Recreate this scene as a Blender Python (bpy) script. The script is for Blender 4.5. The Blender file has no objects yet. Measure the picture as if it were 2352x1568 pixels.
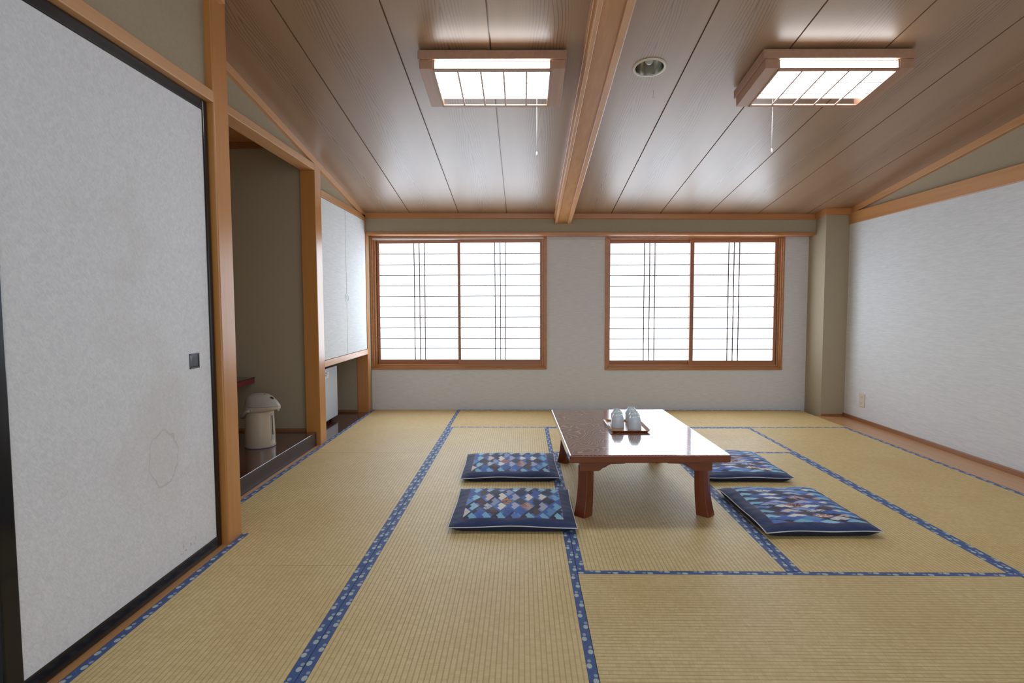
import bpy, bmesh, math, random
from mathutils import Matrix, Vector, Euler
random.seed(7)
D = bpy.data
COL = bpy.context.scene.collection
PI = math.pi

# ------------------------------------------------------------------ helpers
def srgb(r, g, b):
    f = lambda c: (c / 12.92 if c <= .04045 else ((c + .055) / 1.055) ** 2.4)
    return (f(r / 255), f(g / 255), f(b / 255), 1)

class NT:
    def __init__(s, name):
        s.m = D.materials.new(name); s.m.use_nodes = True
        s.t = s.m.node_tree; s.t.nodes.clear()
        s.out = s.n('ShaderNodeOutputMaterial')
    def n(s, typ, props=None, **inp):
        nd = s.t.nodes.new(typ)
        for k, v in (props or {}).items(): setattr(nd, k, v)
        for k, v in inp.items():
            key = int(k[1:]) if k[0] == '_' and k[1:].isdigit() else k.replace('_', ' ')
            s.set(nd.inputs[key], v)
        return nd
    def set(s, sock, v):
        if isinstance(v, bpy.types.NodeSocket): s.t.links.new(v, sock)
        elif isinstance(v, bpy.types.Node): s.t.links.new(v.outputs[0], sock)
        else: sock.default_value = v
    def math(s, op, a, b=0.0, c=0.0):
        nd = s.n('ShaderNodeMath', {'operation': op}); s.set(nd.inputs[0], a); s.set(nd.inputs[1], b); s.set(nd.inputs[2], c)
        return nd.outputs[0]
    def sstep(s, v, lo, hi):
        nd = s.n('ShaderNodeMapRange', {'interpolation_type': 'SMOOTHSTEP'})
        s.set(nd.inputs[0], v); nd.inputs[1].default_value = lo; nd.inputs[2].default_value = hi
        return nd.outputs[0]
    def coord(s, kind='Object'):
        return s.n('ShaderNodeTexCoord').outputs[kind]
    def xyz(s, v):
        nd = s.n('ShaderNodeSeparateXYZ'); s.set(nd.inputs[0], v); return nd.outputs
    def vec(s, x, y, z=0.0):
        nd = s.n('ShaderNodeCombineXYZ'); s.set(nd.inputs[0], x); s.set(nd.inputs[1], y); s.set(nd.inputs[2], z); return nd.outputs[0]
    def scale(s, v, sc):
        nd = s.n('ShaderNodeVectorMath', {'operation': 'MULTIPLY'}); s.set(nd.inputs[0], v); nd.inputs[1].default_value = sc; return nd.outputs[0]
    def noise(s, v, scale=5.0, detail=2.0, rough=.5, dist=0.0):
        nd = s.n('ShaderNodeTexNoise'); s.set(nd.inputs['Vector'], v)
        nd.inputs['Scale'].default_value = scale; nd.inputs['Detail'].default_value = detail
        nd.inputs['Roughness'].default_value = rough; nd.inputs['Distortion'].default_value = dist
        return nd.outputs['Fac']
    def white(s, v):
        nd = s.n('ShaderNodeTexWhiteNoise', {'noise_dimensions': '3D'}); s.set(nd.inputs['Vector'], v); return nd.outputs['Value']
    def mix(s, f, a, b, mode='MIX'):
        nd = s.n('ShaderNodeMix', {'data_type': 'RGBA', 'blend_type': mode})
        s.set(nd.inputs[0], f); s.set(nd.inputs[6], a); s.set(nd.inputs[7], b); return nd.outputs[2]
    def ramp(s, f, stops, const=False):
        nd = s.n('ShaderNodeValToRGB'); r = nd.color_ramp
        if const: r.interpolation = 'CONSTANT'
        while len(r.elements) < len(stops): r.elements.new(0.5)
        for e, (p, c) in zip(r.elements, stops): e.position = p; e.color = c
        s.set(nd.inputs[0], f); return nd.outputs[0]
    def bump(s, h, strength=.3, dist=.001):
        nd = s.n('ShaderNodeBump'); nd.inputs['Strength'].default_value = strength; nd.inputs['Distance'].default_value = dist
        s.set(nd.inputs['Height'], h); return nd.outputs[0]
    def bsdf(s, color, rough=.5, normal=None, spec=.5, coat=0.0, coat_rough=.05, metal=0.0, sheen=0.0, **kw):
        nd = s.n('ShaderNodeBsdfPrincipled')
        s.set(nd.inputs['Base Color'], color); s.set(nd.inputs['Roughness'], rough)
        nd.inputs['Specular IOR Level'].default_value = spec; nd.inputs['Metallic'].default_value = metal
        nd.inputs['Coat Weight'].default_value = coat; nd.inputs['Coat Roughness'].default_value = coat_rough
        nd.inputs['Sheen Weight'].default_value = sheen
        if normal is not None: s.set(nd.inputs['Normal'], normal)
        for k, v in kw.items(): s.set(nd.inputs[k.replace('_', ' ')], v)
        s.t.links.new(nd.outputs[0], s.out.inputs[0]); return s.m

def plain(name, col, rough=.5, amount=.06, scale=30, **kw):
    """one colour with a faint mottling"""
    t = NT(name); f = t.noise(t.coord(), scale, 3)
    lo = tuple(c * (1 - amount) for c in col[:3]) + (1,); hi = tuple(min(1, c * (1 + amount)) for c in col[:3]) + (1,)
    return t.bsdf(t.mix(f, lo, hi), rough, **kw)

def wood(name, base, dark, axis='Y', rough=.35, scale=1.0, coat=.15, amount=.55, spec=.5):
    """straight fine grain along one axis"""
    t = NT(name); c = t.coord()
    st = {'X': (1.2, 40, 40), 'Y': (40, 1.2, 40), 'Z': (40, 40, 1.2)}[axis]
    a = t.noise(t.scale(c, tuple(k * scale for k in st)), 1.0, 4, .6, .4)
    st2 = {'X': (.5, 6, 6), 'Y': (6, .5, 6), 'Z': (6, 6, .5)}[axis]
    b = t.noise(t.scale(c, tuple(k * scale for k in st2)), 1.0, 2)
    f = t.math('MULTIPLY', t.sstep(t.math('ADD', t.math('MULTIPLY', a, .6), t.math('MULTIPLY', b, .4)), .35, .68), amount)
    return t.bsdf(t.mix(f, base, dark), rough, t.bump(a, .08, .0006), coat=coat, coat_rough=.25, spec=spec)

# ------------------------------------------------------------------ mesh helpers
def new(): return bmesh.new()
def box(bm, x0, x1, y0, y1, z0, z1):
    v = [bm.verts.new((x, y, z)) for x in (x0, x1) for y in (y0, y1) for z in (z0, z1)]
    for f in ((0, 1, 3, 2), (4, 6, 7, 5), (0, 4, 5, 1), (2, 3, 7, 6), (0, 2, 6, 4), (1, 5, 7, 3)):
        bm.faces.new([v[i] for i in f])
    return v
def slab(bm, x0, x1, y0, y1, lo, hi):
    """box whose bottom and top follow z functions of (x, y)"""
    v = []
    for x in (x0, x1):
        for y in (y0, y1):
            v += [bm.verts.new((x, y, lo(x, y))), bm.verts.new((x, y, hi(x, y)))]
    for f in ((0, 1, 3, 2), (4, 6, 7, 5), (0, 4, 5, 1), (2, 3, 7, 6), (0, 2, 6, 4), (1, 5, 7, 3)):
        bm.faces.new([v[i] for i in f])
def prism(bm, pts, a0, a1, axis='Y'):
    """extrude a closed outline: pts are (x,z) for Y, (y,z) for X, (x,y) for Z"""
    def P(p, a): return {'Y': (p[0], a, p[1]), 'X': (a, p[0], p[1]), 'Z': (p[0], p[1], a)}[axis]
    A = [bm.verts.new(P(p, a0)) for p in pts]; B = [bm.verts.new(P(p, a1)) for p in pts]
    n = len(pts)
    for i in range(n): bm.faces.new((A[i], A[(i + 1) % n], B[(i + 1) % n], B[i]))
    bm.faces.new(A[::-1]); bm.faces.new(B)
def lathe(bm, prof, seg=48, cx=0, cy=0, closed=False):
    rings = []
    for r, z in prof:
        if r < 1e-6: rings.append([bm.verts.new((cx, cy, z))])
        else: rings.append([bm.verts.new((cx + r * math.cos(2 * PI * i / seg), cy + r * math.sin(2 * PI * i / seg), z)) for i in range(seg)])
    prs = list(zip(rings, rings[1:])) + ([(rings[-1], rings[0])] if closed else [])
    for a, b in prs:
        for i in range(seg):
            j = (i + 1) % seg
            if len(a) == 1 and len(b) == 1: continue
            if len(a) == 1: bm.faces.new((a[0], b[i], b[j]))
            elif len(b) == 1: bm.faces.new((a[i], b[0], a[j]))
            else: bm.faces.new((a[i], b[i], b[j], a[j]))
def tube(bm, pts, r, seg=10, loop=False, rs=None):
    pts = [Vector(p) for p in pts]; n = len(pts); rings = []
    up = Vector((0, 0, 1))
    for i, p in enumerate(pts):
        a = pts[(i - 1) % n] if (loop or i > 0) else p; b = pts[(i + 1) % n] if (loop or i < n - 1) else p
        d = (b - a).normalized()
        u = d.cross(up)
        if u.length < 1e-3: u = d.cross(Vector((1, 0, 0)))
        u.normalize(); w = u.cross(d).normalized(); rr = rs[i] if rs else r
        rings.append([bm.verts.new(p + rr * (math.cos(2 * PI * k / seg) * u + math.sin(2 * PI * k / seg) * w)) for k in range(seg)])
    m = n if loop else n - 1
    for i in range(m):
        a, b = rings[i], rings[(i + 1) % n]
        for k in range(seg): bm.faces.new((a[k], a[(k + 1) % seg], b[(k + 1) % seg], b[k]))
    if not loop: bm.faces.new(rings[0][::-1]); bm.faces.new(rings[-1])

def obj(name, bm, mat, parent=None, bevel=0, seg=2, smooth=False, local=True, subsurf=0, angle=35):
    """link ONE mesh object; local=False: the vertices are world coordinates"""
    if not local and parent is not None:
        bm.transform(mat_of(parent).inverted())
    bmesh.ops.recalc_face_normals(bm, faces=bm.faces[:])
    me = D.meshes.new(name); bm.to_mesh(me); bm.free()
    me.materials.append(mat)
    o = D.objects.new(name, me); COL.objects.link(o)
    if parent is not None: o.parent = parent
    if bevel:
        b = o.modifiers.new('edge', 'BEVEL'); b.width = bevel; b.segments = seg; b.limit_method = 'ANGLE'; b.angle_limit = math.radians(40)
        b.harden_normals = False
    if subsurf:
        s_ = o.modifiers.new('sub', 'SUBSURF'); s_.levels = s_.render_levels = subsurf
    if smooth or bevel:
        if smooth is True: me.polygons.foreach_set('use_smooth', [True] * len(me.polygons))
    if smooth == 'auto':
        me.polygons.foreach_set('use_smooth', [True] * len(me.polygons)); me.set_sharp_from_angle(angle=math.radians(angle))
    return o
def mat_of(o):
    m = Matrix.LocRotScale(o.location, o.rotation_euler, o.scale)
    return mat_of(o.parent) @ m if o.parent else m
def tag(o, label, cat, group=None, kind=None):
    o['label'] = label; o['category'] = cat
    if group: o['group'] = group
    if kind: o['kind'] = kind
    return o
def thing(name, label, cat, loc=(0, 0, 0), rot=(0, 0, 0), group=None, kind=None):
    o = D.objects.new(name, None); COL.objects.link(o); o.location = loc; o.rotation_euler = rot; o.empty_display_size = .1
    return tag(o, label, cat, group, kind)
def struct(name, bm, m, label=None, cat=None, **kw):
    o = obj(name, bm, m, **kw); o['kind'] = 'structure'
    if label: o['label'] = label
    if cat: o['category'] = cat
    return o
def boxo(name, dims, m, parent=None, **kw):
    bm = new(); box(bm, *dims); return obj(name, bm, m, parent, **kw)

def ceil_z(x, y): return 1.989 - .0092 * x - .142 * y
def ceil_off(d): return lambda x, y: ceil_z(x, y) - d

# ------------------------------------------------------------------ materials
def make_tatami():
    t = NT('woven_rush'); c = t.coord(); x, y, z = t.xyz(c)
    info = t.n('ShaderNodeObjectInfo')
    rib = t.math('DIVIDE', x, .0172)
    cell = t.math('FLOOR', rib); fr = t.math('SUBTRACT', rib, cell)
    edge = t.math('ABSOLUTE', t.math('SUBTRACT', fr, .5))          # 0 middle of a rib .. .5 groove
    groove = t.sstep(edge, .30, .5)
    st = t.math('FLOOR', t.math('DIVIDE', y, .0045))
    w = t.white(t.vec(cell, st, info.outputs['Random']))
    st2 = t.math('FLOOR', t.math('DIVIDE', t.math('ADD', y, t.math('MULTIPLY', cell, .0137)), .016))
    w2 = t.white(t.vec(cell, st2, 3.0))
    big = t.noise(c, 1.6, 3, .6)
    streak = t.noise(t.scale(c, (3.0, 60.0, 1.0)), 1.0, 3, .6)
    f = t.math('ADD', t.math('MULTIPLY', w, .25), t.math('ADD', t.math('MULTIPLY', w2, .35), t.math('MULTIPLY', streak, .4)))
    col = t.mix(f, srgb(207, 184, 126), srgb(237, 216, 165))
    col = t.mix(t.math('MULTIPLY', t.sstep(big, .4, .75), .4), col, srgb(204, 174, 114))
    col = t.mix(t.math('MULTIPLY', groove, .40), col, srgb(120, 92, 50))
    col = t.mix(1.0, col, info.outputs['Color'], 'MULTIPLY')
    h = t.math('ADD', t.math('SUBTRACT', 1.0, groove), t.math('MULTIPLY', w2, .3))
    return t.bsdf(col, .5, t.bump(h, .5, .0014), spec=.35)
M_TATAMI = make_tatami()

def make_heri():
    t = NT('dotted_blue_brocade'); c = t.coord(); x, y, z = t.xyz(c)        # x across (-.015 .. .015), y along
    per = .07
    k = t.math('DIVIDE', y, per); cell = t.math('FLOOR', k); v = t.math('MULTIPLY', t.math('SUBTRACT', t.math('SUBTRACT', k, cell), .5), per)
    odd = t.math('MODULO', t.math('ABSOLUTE', cell), 2.0)
    side = t.math('SUBTRACT', t.math('MULTIPLY', odd, .012), .006)
    def dot(ox, oy, rx, ry):
        a = t.math('DIVIDE', t.math('SUBTRACT', t.math('SUBTRACT', x, side), ox), rx); b = t.math('DIVIDE', t.math('SUBTRACT', v, oy), ry)
        d = t.math('ADD', t.math('MULTIPLY', a, a), t.math('MULTIPLY', b, b))
        return t.math('SUBTRACT', 1.0, t.sstep(d, .8, 1.1))
    d1 = dot(0, -.008, .0085, .0125); d2 = dot(.002, .0165, .006, .008)
    zz = t.math('ABSOLUTE', t.math('SUBTRACT', t.math('ABSOLUTE', t.math('SUBTRACT', t.math('MULTIPLY', t.math('FRACT', t.math('DIVIDE', y, .05)), .05), .025)), t.math('ADD', x, .0125)))
    line = t.math('MULTIPLY', t.math('SUBTRACT', 1.0, t.sstep(zz, .0005, .0014)), .45)
    weave = t.noise(t.scale(c, (900, 900, 1)), 1.0, 1)
    blue = t.mix(weave, srgb(48, 74, 130), srgb(70, 98, 156))
    col = t.mix(line, blue, srgb(112, 130, 185))
    col = t.mix(d1, col, srgb(178, 195, 196)); col = t.mix(t.math('MULTIPLY', d2, .8), col, srgb(160, 182, 192))
    return t.bsdf(col, .6, t.bump(weave, .15, .0004), spec=.3, sheen=.1)
M_HERI = make_heri()

def make_ceiling():
    t = NT('printed_cedar_board'); uv = t.n('ShaderNodeUVMap'); uv.uv_map = 'board'
    u, v, _ = t.xyz(uv.outputs[0])          # u: board number + (-.5 .. .5) across, v: metres along
    idx = t.math('FLOOR', t.math('ADD', u, .5)); uu = t.math('SUBTRACT', u, idx)
    rnd = t.white(t.vec(idx, 4.0, 1.0))
    uo = t.math('ADD', uu, t.math('ADD', t.math('MULTIPLY', t.math('SUBTRACT', rnd, .5), .3), t.math('MULTIPLY', t.math('SUBTRACT', t.noise(t.vec(t.math('MULTIPLY', idx, 9.0), t.math('MULTIPLY', v, 1.1), 0.0), 1.0, 2), .5), .16)))
    u2 = t.math('ABSOLUTE', uo)
    wob = t.noise(t.vec(t.math('MULTIPLY', u, 7.0), t.math('MULTIPLY', v, 1.5), rnd), 1.0, 3, .55)
    f = t.math('ADD', t.math('SUBTRACT', t.math('MULTIPLY', v, 3.0), t.math('MULTIPLY', t.math('POWER', u2, 1.15), 36.0)), t.math('ADD', t.math('MULTIPLY', wob, 1.3), t.math('MULTIPLY', rnd, 9.0)))
    saw = t.math('FRACT', f)
    line = t.math('MULTIPLY', t.sstep(saw, .62, .9), t.math('SUBTRACT', 1.0, t.sstep(saw, .92, 1.0)))
    fade = t.math('ADD', t.math('MULTIPLY', t.math('SUBTRACT', 1.0, t.sstep(u2, .12, .24)), .8), t.math('MULTIPLY', t.math('SUBTRACT', 1.0, t.sstep(u2, .3, .45)), .12))
    fine = t.noise(t.vec(t.math('MULTIPLY', u, 150.0), t.math('MULTIPLY', v, .9), 0.0), 1.0, 3, .6)
    tone = t.noise(t.vec(t.math('MULTIPLY', u, 4.0), t.math('MULTIPLY', v, .5), 2.0), 1.0, 2)
    base = t.mix(tone, srgb(150, 117, 88), srgb(168, 136, 106))
    amt = t.math('ADD', t.math('MULTIPLY', t.math('MULTIPLY', line, fade), .72), t.math('MULTIPLY', t.math('MULTIPLY', t.sstep(fine, .5, .75), .25), t.math('SUBTRACT', 1.2, t.sstep(u2, .1, .35))))
    col = t.mix(amt, base, srgb(86, 56, 33))
    return t.bsdf(col, .42, None, spec=.5, coat=.45, coat_rough=.34)
M_CEIL = make_ceiling()

M_POST = wood('honey_cypress_upright', srgb(198, 136, 70), srgb(164, 102, 46), 'Z', .3, coat=.25, amount=.3)
M_RAIL = wood('honey_cypress_rail', srgb(202, 146, 92), srgb(170, 114, 66), 'Y', .35, coat=.2)
M_RAILX = wood('honey_cypress_crossrail', srgb(200, 136, 82), srgb(166, 104, 58), 'X', .35, coat=.2)
M_SASH = wood('reddish_sash_wood', srgb(172, 116, 82), srgb(142, 90, 60), 'X', .4, coat=.1)
M_FRAME = wood('window_frame_wood', srgb(188, 130, 78), srgb(154, 98, 52), 'X', .32, coat=.25)
M_LAMPWOOD = wood('pale_lamp_wood', srgb(182, 140, 114), srgb(158, 116, 92), 'Y', .45, coat=.05)
M_BOARD = wood('sideboard_floor_wood', srgb(206, 156, 104), srgb(180, 122, 74), 'Y', .3, coat=.3)
M_BROWNTRIM = wood('brown_skirting_wood', srgb(160, 108, 66), srgb(132, 84, 48), 'Y', .4)
M_KAMOI = wood('pale_lintel_wood', srgb(216, 164, 116), srgb(192, 138, 92), 'Y', .4, coat=.1)

def plaster(name, a, b):
    t = NT(name); c = t.coord(); f = t.noise(c, 90, 4, .6); g = t.noise(c, 500, 2)
    return t.bsdf(t.mix(f, a, b), .9, t.bump(g, .25, .0006), spec=.15)
M_BEIGE = plaster('sand_plaster', srgb(166, 153, 130), srgb(180, 167, 144))
def wallpaper(name, a, b, sx, sy, sz):
    t = NT(name); c = t.coord(); f = t.noise(t.scale(c, (sx, sy, sz)), 1.0, 4, .6, .3); g = t.noise(c, 260, 2)
    return t.bsdf(t.mix(t.sstep(f, .3, .7), a, b), .75, t.bump(t.math('ADD', f, t.math('MULTIPLY', g, .3)), .3, .0007), spec=.25)
M_PAPERWALL = wallpaper('ribbed_white_wallpaper', srgb(212, 214, 216), srgb(225, 227, 229), 12, 12, 190)
M_PAPERWALL_R = wallpaper('ribbed_white_wallpaper_side', srgb(212, 214, 216), srgb(225, 227, 229), 12, 12, 190)
M_CABDOOR = wallpaper('white_linen_door', srgb(222, 226, 228), srgb(235, 238, 239), 10, 10, 160)

def make_fusuma():
    t = NT('mulberry_paper'); c = t.coord(); x, y, z = t.xyz(c)
    f1 = t.noise(t.scale(c, (1, 48, 48)), 1.0, 5, .65, 1.2); f2 = t.noise(t.vec(0.0, t.math('ADD', t.math('MULTIPLY', y, 190), t.math('MULTIPLY', z, 150)), t.math('MULTIPLY', t.math('SUBTRACT', z, y), 40)), 1.0, 3, .6, .8)
    f = t.math('ADD', t.math('MULTIPLY', f1, .5), t.math('MULTIPLY', f2, .5))
    col = t.mix(t.sstep(f, .32, .68), srgb(220, 223, 231), srgb(240, 243, 249))
    yel = t.sstep(t.noise(c, 2.2, 3, .6), .5, .78)
    col = t.mix(t.math('MULTIPLY', yel, .3), col, srgb(208, 202, 192))
    # dried water ring
    wob = t.math('MULTIPLY', t.math('SUBTRACT', t.noise(c, 22, 3), .5), .5)
    a = t.math('DIVIDE', t.math('ADD', y, 3.795), .085); b = t.math('DIVIDE', t.math('SUBTRACT', z, .505), .105)
    r = t.math('ADD', t.math('SQRT', t.math('ADD', t.math('MULTIPLY', a, a), t.math('MULTIPLY', b, b))), wob)
    ring = t.math('SUBTRACT', 1.0, t.sstep(t.math('ABSOLUTE', t.math('SUBTRACT', r, 1.0)), .0, .07))
    col = t.mix(t.math('MULTIPLY', ring, .32), col, srgb(170, 156, 134))
    # a few brown scuffs low down
    sp = t.noise(t.scale(c, (1, 60, 60)), 1.0, 2)
    near = t.math('MULTIPLY', t.math('SUBTRACT', 1.0, t.sstep(t.math('ABSOLUTE', t.math('ADD', y, 3.66)), .02, .1)), t.math('SUBTRACT', 1.0, t.sstep(t.math('ABSOLUTE', t.math('SUBTRACT', z, .105)), .01, .04)))
    col = t.mix(t.math('MULTIPLY', t.math('MULTIPLY', near, t.sstep(sp, .6, .68)), .5), col, srgb(130, 96, 70))
    return t.bsdf(col, .6, t.bump(f, .15, .0006), spec=.25)
M_FUSUMA = make_fusuma()
M_BLACK = plain('black_lacquer', srgb(16, 16, 19), .25, .2, spec=.35, coat=.2, coat_rough=.08)
M_DARKMETAL = plain('bronzed_pull', srgb(72, 70, 72), .35, metal=.6)

def lacquer(name, a, b, rough=.12, axis=1, coat=.6):
    t = NT(name); c = t.coord(); f = t.noise(t.scale(c, (40, 2, 40) if axis == 1 else (2, 40, 40)), 1.0, 3, .6)
    return t.bsdf(t.mix(f, a, b), rough, spec=.5, coat=coat, coat_rough=.06)
M_LACQ = lacquer('dark_oxblood_lacquer', srgb(64, 26, 28), srgb(86, 40, 40))
M_LACQF = lacquer('dark_oxblood_front', srgb(44, 28, 26), srgb(60, 38, 34), .5, coat=.0)
M_REDLACQ = plain('burgundy_lacquer', srgb(138, 42, 62), .3, .45, 220, coat=.3)

def make_tabletop():
    t = NT('zelkova_lacquer'); c = t.coord(); x, y, z = t.xyz(c)
    warp = t.noise(t.vec(t.math('MULTIPLY', x, 2.1), t.math('MULTIPLY', y, 1.5), 0.3), 1.0, 2, .5)
    warp2 = t.noise(t.vec(t.math('MULTIPLY', x, 14.0), t.math('MULTIPLY', y, 5.0), 0.3), 1.0, 2, .5)
    f = t.math('ADD', t.math('MULTIPLY', warp, 56.0), t.math('ADD', t.math('MULTIPLY', warp2, 1.6), t.math('MULTIPLY', x, 14.0)))
    saw = t.math('FRACT', f)
    line = t.math('MULTIPLY', t.sstep(saw, .5, .72), t.math('SUBTRACT', 1.0, t.sstep(saw, .76, .95)))
    up = t.math('GREATER_THAN', t.xyz(t.n('ShaderNodeNewGeometry').outputs['Normal'])[2], .6)
    line = t.math('MULTIPLY', line, up)
    col = t.mix(up, srgb(116, 54, 30), t.mix(t.math('MULTIPLY', line, .7), srgb(118, 64, 50), srgb(200, 172, 160)))
    return t.bsdf(col, .16, t.bump(line, .06, .0004), spec=.5, coat=.8, coat_rough=.08)
M_TTOP = make_tabletop()
M_TLEG = lacquer('red_brown_table_wood', srgb(108, 50, 26), srgb(126, 64, 36), .28, coat=.3)

def make_cushion(name, px0, px1, py0, py1, turned):
    """printed panel of interlocking arrows inside a thin red line, navy outside it"""
    t = NT(name); c = t.coord(); x, y, z = t.xyz(c)
    s = .128 if turned else .142
    X, Y = (y, t.math('MULTIPLY', x, -1.0)) if turned else (x, y)
    X = t.math('MULTIPLY', X, 2.0)
    a = t.math('DIVIDE', t.math('ADD', X, Y), s); b = t.math('DIVIDE', t.math('SUBTRACT', Y, X), s)
    ia = t.math('FLOOR', a); ib = t.math('FLOOR', b); fa = t.math('SUBTRACT', a, ia); fb = t.math('SUBTRACT', b, ib)
    notch = t.math('MULTIPLY', t.math('LESS_THAN', fa, .5), t.math('GREATER_THAN', fb, .5))
    notch = t.math('MAXIMUM', notch, t.math('GREATER_THAN', fb, .8))
    par = t.math('ABSOLUTE', t.math('MODULO', t.math('ADD', ia, ib), 2.0))
    w = t.white(t.vec(ia, ib, 1.0)); w3 = t.white(t.vec(ib, ia, 8.0)); w4 = t.white(t.vec(ib, ia, 15.0))
    # distance inside the printed panel
    dx = t.math('MINIMUM', t.math('SUBTRACT', x, px0), t.math('SUBTRACT', px1, x)); dy = t.math('MINIMUM', t.math('SUBTRACT', y, py0), t.math('SUBTRACT', py1, y))
    inside = t.math('MINIMUM', dx, dy)
    rim = t.math('SUBTRACT', 1.0, t.sstep(inside, .05, .075))
    inner = t.ramp(w, [(0, srgb(230, 230, 224)), (.28, srgb(206, 212, 222)), (.42, srgb(222, 202, 194)), (.52, srgb(120, 190, 222)), (.62, srgb(176, 182, 208)), (.78, srgb(206, 158, 116)), (.82, srgb(236, 232, 224))], True)
    outer = t.ramp(w3, [(0, srgb(120, 188, 222)), (.55, srgb(80, 124, 196)), (.75, srgb(146, 206, 230))], True)
    light = t.mix(rim, inner, outer)
    dark = t.ramp(w3, [(0, srgb(150, 164, 200)), (.25, srgb(58, 98, 180)), (.5, srgb(36, 40, 72)), (.68, srgb(96, 150, 210)), (.86, srgb(214, 212, 210)), (.94, srgb(80, 54, 60))], True)
    dark2 = t.ramp(w4, [(0, srgb(34, 40, 74)), (.35, srgb(62, 104, 186)), (.6, srgb(40, 46, 84)), (.8, srgb(88, 136, 204))], True)
    col = t.mix(par, light, dark)
    blues = t.ramp(w4, [(0, srgb(66, 108, 190)), (.5, srgb(98, 142, 208)), (.7, srgb(52, 84, 160))], True)
    col = t.mix(t.math('LESS_THAN', fa, .2), col, blues); col = t.mix(notch, col, dark2)
    pr = t.math('MULTIPLY', t.math('GREATER_THAN', w4, .72), t.math('GREATER_THAN', t.noise(c, 75, 3, .6, 1.5), .54))
    col = t.mix(t.math('MULTIPLY', pr, t.math('SUBTRACT', 1.0, rim)), col, srgb(50, 54, 88))
    pr2 = t.math('MULTIPLY', t.math('LESS_THAN', w4, .07), t.math('GREATER_THAN', t.noise(c, 60, 3, .6, 1.0), .48))
    col = t.mix(t.math('MULTIPLY', pr2, t.math('SUBTRACT', 1.0, rim)), col, srgb(184, 128, 104))
    red = t.math('LESS_THAN', inside, .003); navy = t.math('LESS_THAN', inside, 0.0)
    weave = t.noise(c, 700, 2)
    col = t.mix(red, col, srgb(124, 40, 72))
    col = t.mix(navy, col, t.mix(weave, srgb(36, 50, 90), srgb(50, 66, 110)))
    wr = t.noise(t.scale(c, (9, 9, 9)), 1.0, 3, .6, .5)
    return t.bsdf(col, .72, t.bump(t.math('ADD', t.math('MULTIPLY', wr, 3.0), t.math('MULTIPLY', weave, .1)), .5, .004), spec=.25, sheen=.15)
M_CUSH = make_cushion('patchwork_print', -.248, .250, -.222, .25, False)
M_CUSH2 = make_cushion('patchwork_print_tall', -.212, .245, -.262, .30, True)
M_PIPING = plain('white_piping', srgb(222, 222, 222), .6)
M_NAVY = plain('navy_underside', srgb(30, 38, 66), .8)

M_CUP = plain('pale_celadon_glaze', srgb(206, 217, 224), .12, .03, 60, coat=.5)
M_TRAYIN = wood('russet_tray_wood', srgb(172, 112, 62), srgb(136, 80, 42), 'Y', .25, coat=.4)
M_POT = plain('warm_grey_enamel', srgb(196, 182, 162), .3, .03, coat=.3)
M_POTLID = plain('grey_plastic', srgb(170, 166, 158), .4, .03)
M_POTDARK = plain('dark_slot', srgb(34, 34, 36), .3)
M_WHITEPL = plain('cream_plastic', srgb(218, 210, 192), .4, .02)
M_FRIDGE = plain('white_steel_door', srgb(205, 213, 219), .3, .02, coat=.2)
M_FRIDGEB = plain('grey_steel_body', srgb(150, 155, 160), .4)
M_LABEL = plain('paper_sticker', srgb(235, 238, 240), .5)
M_INK = plain('grey_ink', srgb(100, 104, 110), .6)
M_CHROME = plain('chrome', srgb(200, 204, 208), .12, .02, metal=1.0)
M_CORD = plain('white_cord', srgb(238, 238, 236), .5)
M_LATTICE = plain('dark_lattice_bar', srgb(92, 66, 58), .6)
M_GRID = plain('slim_lamp_bar', srgb(190, 160, 150), .5)
M_DARKFILL = plain('dark_gap', srgb(30, 26, 24), .9)

def emit(name, col, strength, noise=0.0):
    t = NT(name); e = t.n('ShaderNodeEmission')
    if noise:
        f = t.noise(t.coord(), 1.3, 2); c = t.mix(t.math('MULTIPLY', f, noise), col, srgb(205, 220, 240)); t.set(e.inputs[0], c)
    else: e.inputs[0].default_value = col
    e.inputs[1].default_value = strength
    g = t.n('ShaderNodeBsdfGlossy'); g.inputs['Roughness'].default_value = .3; g.inputs['Color'].default_value = (.04, .04, .04, 1)
    a = t.n('ShaderNodeAddShader'); t.t.links.new(e.outputs[0], a.inputs[0]); t.t.links.new(g.outputs[0], a.inputs[1])
    t.t.links.new(a.outputs[0], t.out.inputs[0]); return t.m
WIN_E, LAMP_E = 3.2, 9.5
M_PANE = emit('daylit_frosted_pane', (.80, .90, 1.0, 1), WIN_E, .5)
M_DIFF = emit('lit_lamp_diffuser', (.88, .95, 1.0, 1), LAMP_E)

# ------------------------------------------------------------------ the room
FY = -7.2       # how far the room runs behind the viewpoint
bm = new(); box(bm, -2.0, 4.1, FY, .3, -.14, -.062)
struct('floor', bm, plain('subfloor_boards', srgb(186, 164, 116), .8))

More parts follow.
